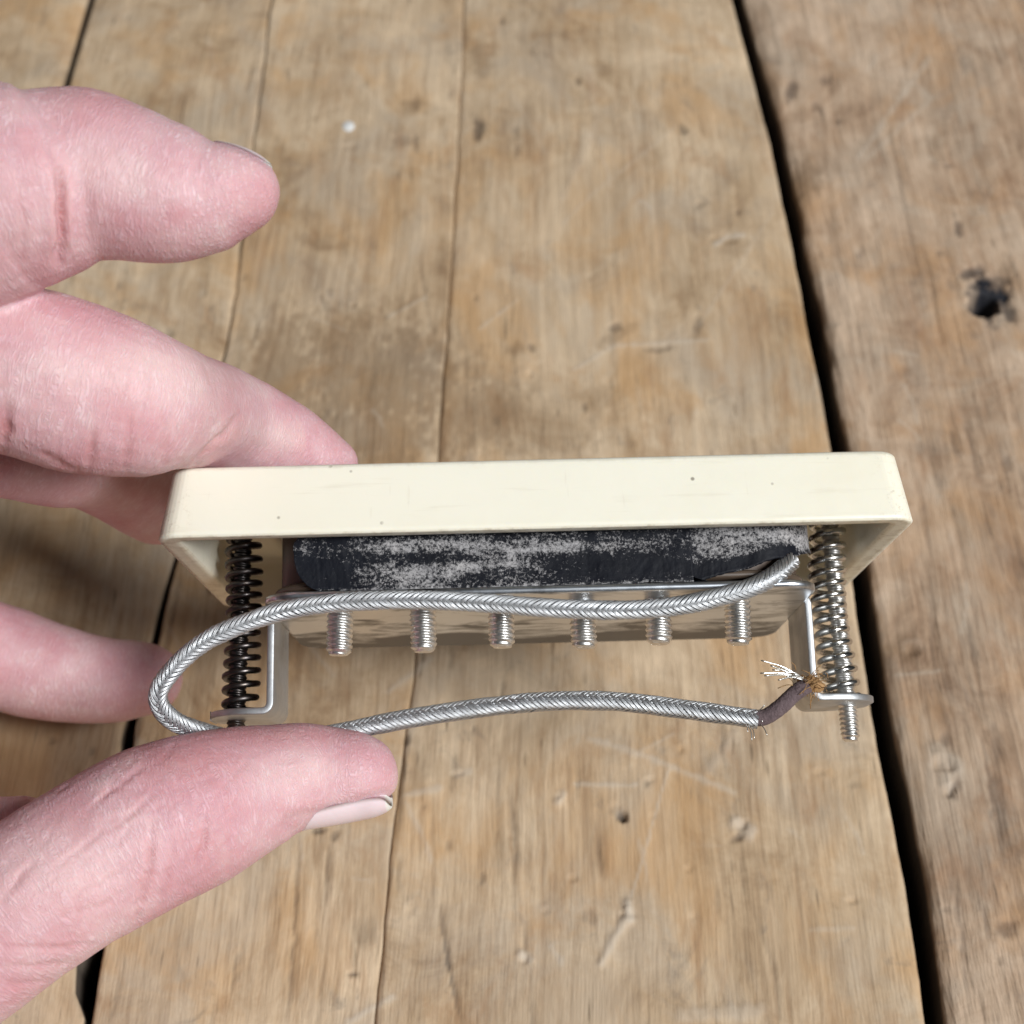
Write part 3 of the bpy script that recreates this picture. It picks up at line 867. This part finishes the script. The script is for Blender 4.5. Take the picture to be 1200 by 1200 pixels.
def closed_tube(pos, r, sides=28):
    """tube with rounded ends"""
    ex0, ex1, rr0, rr1 = [], [], [], []
    t0 = pos[0] - pos[1]; t0 /= np.linalg.norm(t0); t1 = pos[-1] - pos[-2]; t1 /= np.linalg.norm(t1)
    k_ = min(4, len(pos) - 1)            # round the tip off with a sphere that meets the tube's slope
    ph = math.atan(max(0.0, min(1.6, (r[k_] - r[0]) / np.linalg.norm(pos[k_] - pos[0]))))
    rho = r[0] / math.cos(ph); cen = pos[0] - t0 * rho * math.sin(ph)
    for f_ in (.93, .76, .56, .36, .16):
        a = ph + (math.pi / 2 - ph) * f_
        ex0.append(cen + t0 * rho * math.sin(a)); rr0.append(rho * math.cos(a))
    for a in (12, 28, 48, 66, 82):
        a = math.radians(a)
        ex1.append(pos[-1] + t1 * r[-1] * math.sin(a)); rr1.append(r[-1] * math.cos(a))
    p = np.vstack([ex0, pos, ex1]); q = np.concatenate([rr0, r, rr1])
    return tube(p, q, sides)


index = [(304, 223, 164, 42), (288, 224, 164, 51), (268, 226, 164, 60), (245, 229, 164, 68), (215, 228, 164, 80), (180, 223, 164, 87), (150, 215, 164, 92), (112, 207, 164, 97), (88, 203, 164, 98), (74, 204, 164, 101), (56, 211, 163.5, 112), (30, 217, 163, 119), (0, 223, 163, 125), (-70, 250, 163, 126), (-170, 300, 166, 122), (-330, 375, 174, 118), (-480, 430, 184, 128)]
middle = [(398, 547, 207, 28), (372, 538, 205, 40), (340, 524, 203, 50), (300, 508, 200, 58), (258, 492, 195, 64), (222, 482, 187, 68), (192, 476, 180, 76), (155, 470, 175, 91), (100, 456, 173, 100), (45, 440, 172, 101), (0, 432, 172, 99), (-80, 420, 172, 98), (-200, 410, 176, 106), (-360, 430, 184, 108), (-540, 470, 195, 125)]
ringf = [(190, 590, 229, 52), (170, 574, 226, 58), (140, 550, 220, 64), (104, 529, 213, 69), (65, 523, 208, 72), (0, 512, 203, 70), (-100, 500, 199, 72), (-230, 490, 199, 80), (-380, 520, 205, 84), (-520, 560, 212, 110)]
pinky = [(182, 796, 241, 41), (160, 796, 241, 46), (120, 797, 240, 51), (60, 788, 239, 57), (0, 770, 238, 61), (-90, 745, 234, 62), (-200, 725, 230, 66), (-330, 710, 229, 70), (-450, 700, 230, 90)]
thumb = [(433, 911, 189, 47), (412, 909, 188.5, 53.5), (375, 910, 188, 60), (335, 914, 186, 66), (285, 928, 184, 79), (230, 948, 181, 91), (175, 970, 179, 96), (120, 1000, 177, 96), (70, 1030, 175, 96), (20, 1062, 174, 99), (-60, 1112, 174, 106), (-160, 1170, 176, 122), (-300, 1210, 180, 150), (-450, 1210, 186, 170)]
web = [(40, 978, 197, 48), (-20, 1000, 197, 70), (-120, 1030, 195, 90), (-300, 1060, 194, 130), (-520, 1000, 196, 150)]
palm = [[(-480, 430, 184, 128), (-680, 640, 188, 140), (-900, 900, 192, 165)], [(-540, 470, 195, 125), (-720, 680, 196, 145), (-930, 920, 196, 170)],
        [(-520, 560, 212, 110), (-700, 740, 207, 140), (-930, 940, 202, 170)], [(-450, 700, 230, 90), (-640, 820, 216, 130), (-920, 960, 206, 165)],
        [(-450, 1210, 186, 170), (-650, 1120, 190, 170), (-930, 960, 196, 170)], [(-300, 1150, 186, 130), (-480, 850, 188, 130), (-560, 600, 190, 130)],
        [(-900, 920, 195, 185), (-1150, 1040, 186, 190), (-1400, 1150, 180, 225)]]
parts = []
for ch, flat in ((index, 1), (middle, 1), (ringf, 1), (pinky, 1), (thumb, 1), (web, 1)):
    parts.append(closed_tube(*chain(ch)))
for ch in palm: parts.append(closed_tube(*chain(ch, 40)))
hv_, hf_ = tubes(parts)
tmp = new_obj('hand_tmp', hv_, hf_, M['skin'])
rm = tmp.modifiers.new('remesh', 'REMESH'); rm.mode = 'VOXEL'; rm.voxel_size = .00036; rm.use_smooth_shade = True
sm = tmp.modifiers.new('smooth', 'SMOOTH'); sm.factor = .5; sm.iterations = 9
dg = bpy.context.evaluated_depsgraph_get()
me = bpy.data.meshes.new_from_object(tmp.evaluated_get(dg))
bpy.data.objects.remove(tmp, do_unlink=True)
me.name = 'hand'
nv = len(me.vertices)
co = np.empty(nv * 3, dtype=np.float32); me.vertices.foreach_get('co', co); co = co.reshape(-1, 3).astype(float)
no = np.empty(nv * 3, dtype=np.float32); me.vertices.foreach_get('normal', no); no = no.reshape(-1, 3).astype(float)
px, py, dd = to_px(co)
view = co - np.array([0, 0, H]); view /= np.linalg.norm(view, axis=1)[:, None]
facing = np.clip(-(no * view).sum(1) * 3 + .4, 0, 1)
front = facing * (dd < .198)
disp = np.zeros(nv); crease_shade = np.zeros(nv); pale = np.zeros(nv)
CRE = [  # polyline, width px, depth mm, redness
    ([(68, 200), (71, 225), (73, 260), (71, 292), (66, 306)], 4.5, 1.15, .5), ([(22, 215), (28, 260), (24, 310)], 4, .12, .15), ([(100, 215), (104, 250), (100, 290)], 4, .10, .1),
    ([(276, 488), (262, 508), (240, 532), (226, 546)], 3.5, .45, .35), ([(110, 500), (108, 530), (104, 552)], 4, .25, .35), ([(155, 480), (150, 520), (146, 552)], 4, .16, .2), ([(10, 470), (8, 500), (2, 528)], 5, .35, .5),
    ([(45, 530), (70, 542), (100, 556)], 4, .25, .3), ([(190, 470), (196, 510), (190, 545)], 4, .1, .15),
    ([(240, 955), (239, 985), (229, 1020)], 3.2, .40, .35), ([(180, 966), (173, 1025), (158, 1078)], 4, .30, .35), ([(205, 985), (196, 1030), (188, 1060)], 3, .2, .2),
    ([(165, 900), (140, 918), (104, 946)], 3, .2, .25), ([(185, 925), (160, 950), (120, 980)], 3, .16, .2), ([(140, 955), (100, 990), (60, 1022)], 3, .15, .15), ([(168, 1000), (130, 1030), (90, 1050)], 3, .14, .15),
    ([(40, 1010), (20, 1030), (0, 1060)], 4, .2, .2), ([(150, 1040), (120, 1062), (70, 1076)], 3, .14, .15), ([(110, 1105), (60, 1112), (0, 1108)], 3, .16, .2), ([(90, 1128), (40, 1135), (0, 1130)], 3, .16, .2), ([(60, 1148), (20, 1155), (0, 1152)], 3, .14, .15),
    ([(300, 880), (280, 900), (262, 925)], 3, .07, .1), ([(400, 880), (370, 905)], 3, .06, .08), ([(205, 870), (190, 890)], 4, .1, .2)]
for _ in range(70):          # fine oblique skin lines over the thumb and its base
    x, y = rng.uniform(-10, 260), rng.uniform(900, 1180); a = math.radians(rng.normal(-42 if rng.random() < .6 else 12, 14)); Ln = rng.uniform(18, 60)
    CRE.append(([(x, y), (x + Ln * .5 * math.cos(a) + rng.normal(0, 2), y - Ln * .5 * -math.sin(a)), (x + Ln * math.cos(a), y + Ln * math.sin(a))], rng.uniform(1.8, 3), rng.uniform(.03, .09), rng.uniform(.03, .1)))
for k in range(9):           # friction ridges near the index tip
    x = 226 + k * 10
    CRE.append(([(x - 12, 150 + k * 5), (x + 6, 185 + k * 4), (x + 14, 225 + k * 2), (x + 8, 262 - k * 1)], 2.2, .07, .05))
for _ in range(34):          # short cross lines on the two raised fingers
    x, y = rng.uniform(0, 250), rng.choice([rng.uniform(110, 300), rng.uniform(370, 550)]); a = math.radians(rng.normal(88, 14)); Ln = rng.uniform(15, 60)
    CRE.append(([(x, y), (x + Ln * math.cos(a), y + Ln * math.sin(a))], rng.uniform(1.8, 3), rng.uniform(.02, .06), rng.uniform(.02, .08)))
vis = np.where((front > .05) & (px > -40) & (px < 480))[0]
vx, vy = px[vis], py[vis]
wobx = (fbm(vx / 14, vy / 14, 77, 3) - .45) * 7
woby = (fbm(vx / 14, vy / 14, 91, 3) - .45) * 7
for poly, wd, dep, red in CRE:
    q, al = stroke(vx + wobx, vy + woby, poly)
    tp = np.sin(np.pi * np.clip(al * .94 + .03, 0, 1)) ** .6 * (1.0 if dep >= .4 else .6) * (1.0 if dep >= .4 else 1.0 + 1.3 * noise2(vx / 9, vy / 9, int(wd * 31 + poly[0][0]) % 997))
    g = np.exp(-(q / wd) ** 2) * front[vis] * tp
    disp[vis] -= g * dep * mm
    disp[vis] += np.exp(-((q - wd * 2.4) / (wd * 1.5)) ** 2) * front[vis] * tp * dep * mm * .22
    crease_shade[vis] = np.maximum(crease_shade[vis], np.exp(-(q / (wd * 1.6)) ** 2) * red * front[vis] * tp)
# bed for the two nails
for (poly, wd, dep, d0) in (([(345, 968), (400, 955), (450, 940)], 15, .45, .195), ([(255, 160), (290, 170), (314, 184)], 9, .18, .172)):
    q, al = stroke(px, py, poly)
    disp -= dep * mm * np.exp(-(q / wd) ** 4) * (dd < d0)
nz_ = (fbm(px / 60, py / 60, 5, 3) - .45)
disp += nz_ * .0005
co2 = co + no * disp[:, None]
me.vertices.foreach_set('co', co2.astype(np.float32).ravel())
for (x, y, rx, ry, s) in ((205, 890, 60, 26, .35), (300, 862, 120, 14, .35), (250, 1000, 40, 40, .15), (90, 110, 90, 20, .15), (380, 520, 50, 20, .25), (300, 230, 40, 40, .18)):  # soft redder areas; those along the thumb's upper edge paint in shade
    crease_shade = np.maximum(crease_shade, s * np.exp(-((px - x) / rx) ** 2 - ((py - y) / ry) ** 2) * front)
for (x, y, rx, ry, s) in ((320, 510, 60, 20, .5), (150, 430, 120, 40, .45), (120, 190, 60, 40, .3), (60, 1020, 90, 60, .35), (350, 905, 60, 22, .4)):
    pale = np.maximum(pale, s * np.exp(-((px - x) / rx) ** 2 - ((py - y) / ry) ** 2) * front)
hand = bpy.data.objects.new('hand', me)
COL.objects.link(hand)
if not me.materials: me.materials.append(M['skin'])
me.polygons.foreach_set('use_smooth', np.ones(len(me.polygons), dtype=bool))
best = np.full(nv, 1e9); fu = np.zeros(nv); fv = np.zeros(nv)
for kf, ch in enumerate((index, middle, ringf, pinky, thumb)):
    pos, r = chain(ch, 70); t_, n_, b_ = frames(pos)
    s_arc = np.concatenate([[0], np.cumsum(np.linalg.norm(np.diff(pos, axis=0), axis=1))])
    for c0 in range(0, nv, 40000):
        sl = slice(c0, min(nv, c0 + 40000))
        d2 = ((co[sl, None, :] - pos[None]) ** 2).sum(2)
        j = d2.argmin(1); dist = np.sqrt(d2[np.arange(len(j)), j]) - r[j]
        off_ = co[sl] - pos[j]
        u_ = s_arc[j] + (off_ * t_[j]).sum(1)
        th = np.arctan2((off_ * b_[j]).sum(1), (off_ * n_[j]).sum(1))
        m_ = dist < best[sl]
        best[sl] = np.where(m_, dist, best[sl]); fu[sl] = np.where(m_, u_ / mm + kf * 300, fu[sl]); fv[sl] = np.where(m_, th * 8.5, fv[sl])
a_ = me.attributes.new('skin_uv', 'FLOAT_VECTOR', 'POINT')
a_.data.foreach_set('vector', np.column_stack([fu, fv, np.zeros(nv)]).astype(np.float32).ravel())
add_attr(hand, 'crease_shade', np.clip(crease_shade, 0, 1)); add_attr(hand, 'pale', np.clip(pale, 0, 1))
me.update()
hand['label'] = 'bare left hand pinching the guitar pickup between thumb and fingers'
hand['category'] = 'hand'


def nail(rows, up, tip_from):
    """rows: (px, py of the finger's axis, depth mm, nail radius px, near angle, far angle); angles from straight
    down (up=-1) or up (up=1) in the picture, positive towards the lens"""
    rows = catmull(rows, 40); nj = 21
    V, tip = [], []
    for layer in (0, 1.0):
        for i, (x, y, d, r, a0, a1) in enumerate(rows):
            for j in range(nj):
                a = math.radians(a0 + (a1 - a0) * j / (nj - 1))
                R_ = ((r - 2.4 * abs(2 * j / (nj - 1) - 1) ** 5) * d / F - layer)
                c = P(x, y, d * mm)
                off_ = np.array([0, up * R_ * math.cos(a), R_ * math.sin(a)]) * mm
                V.append(c + CAMN[:3, :3] @ off_)
                e = abs(2 * j / (nj - 1) - 1)
                tip.append(min(1, max(0, (i / 39 - tip_from + .05 * e) / .03)))
    g = np.arange(2 * 40 * nj).reshape(2, 40, nj)
    A, B = g
    Q = [np.stack([A[:-1, :-1], A[1:, :-1], A[1:, 1:], A[:-1, 1:]], -1).reshape(-1, 4), np.stack([B[:-1, :-1], B[:-1, 1:], B[1:, 1:], B[1:, :-1]], -1).reshape(-1, 4)]
    for (x, y) in ((A[0], B[0]), (A[-1], B[-1]), (A[:, 0], B[:, 0]), (A[:, -1], B[:, -1])):
        Q.append(np.stack([x[:-1], x[1:], y[1:], y[:-1]], -1))
    o = np_obj('fingernail', np.array(V), np.vstack(Q), M['nail'], hand)
    add_attr(o, 'tip', tip)
    return o


nail([(322, 915, 186, 63.5, 4, -15), (331, 914, 186, 63.5, 36, -35), (345, 912, 186.5, 62.5, 50, -48), (370, 910, 187, 60, 56, -54), (395, 909, 188, 57, 61, -56), (420, 909, 189, 52.5, 65, -56), (440, 910, 189, 47, 66, -54), (452, 911, 189, 41, 60, -48), (457, 912, 189, 36.5, 40, -35), (460, 913, 189, 33, 12, -12)], -1, .84)
nail([(246, 229, 164, 66, -12, -50), (256, 228, 164, 63.5, 10, -70), (275, 226, 164, 57, 18, -74), (292, 224, 164, 49, 22, -74), (306, 223, 164, 40.5, 22, -65), (317, 222, 164, 31, 8, -45)], 1, .93)

# ------------------------------------------------------------------ bits lying on the table
sxy = table_pt(408, 148)
v_, f_ = [], []
for i in range(7):
    for j in range(12):
        ph = math.pi / 2 * i / 6; th = 2 * math.pi * j / 12
        rr = .0017 * (1 + .25 * float(noise2(math.cos(th) * 2 + 4, math.sin(th) * 2 + 4, 2)))
        v_.append((sxy[0] + rr * math.cos(ph) * math.cos(th), sxy[1] + 1.2 * rr * math.cos(ph) * math.sin(th), -.0006 + .0011 * math.sin(ph)))
for i in range(6):
    for j in range(12):
        k = (j + 1) % 12; f_.append((i * 12 + j, i * 12 + k, i * 12 + 12 + k, i * 12 + 12 + j))
spk_ = new_obj('paint_fleck', v_, f_, M['speck'])
spk_['label'] = 'small round white paint fleck stuck on a tan plank'
spk_['category'] = 'paint fleck'
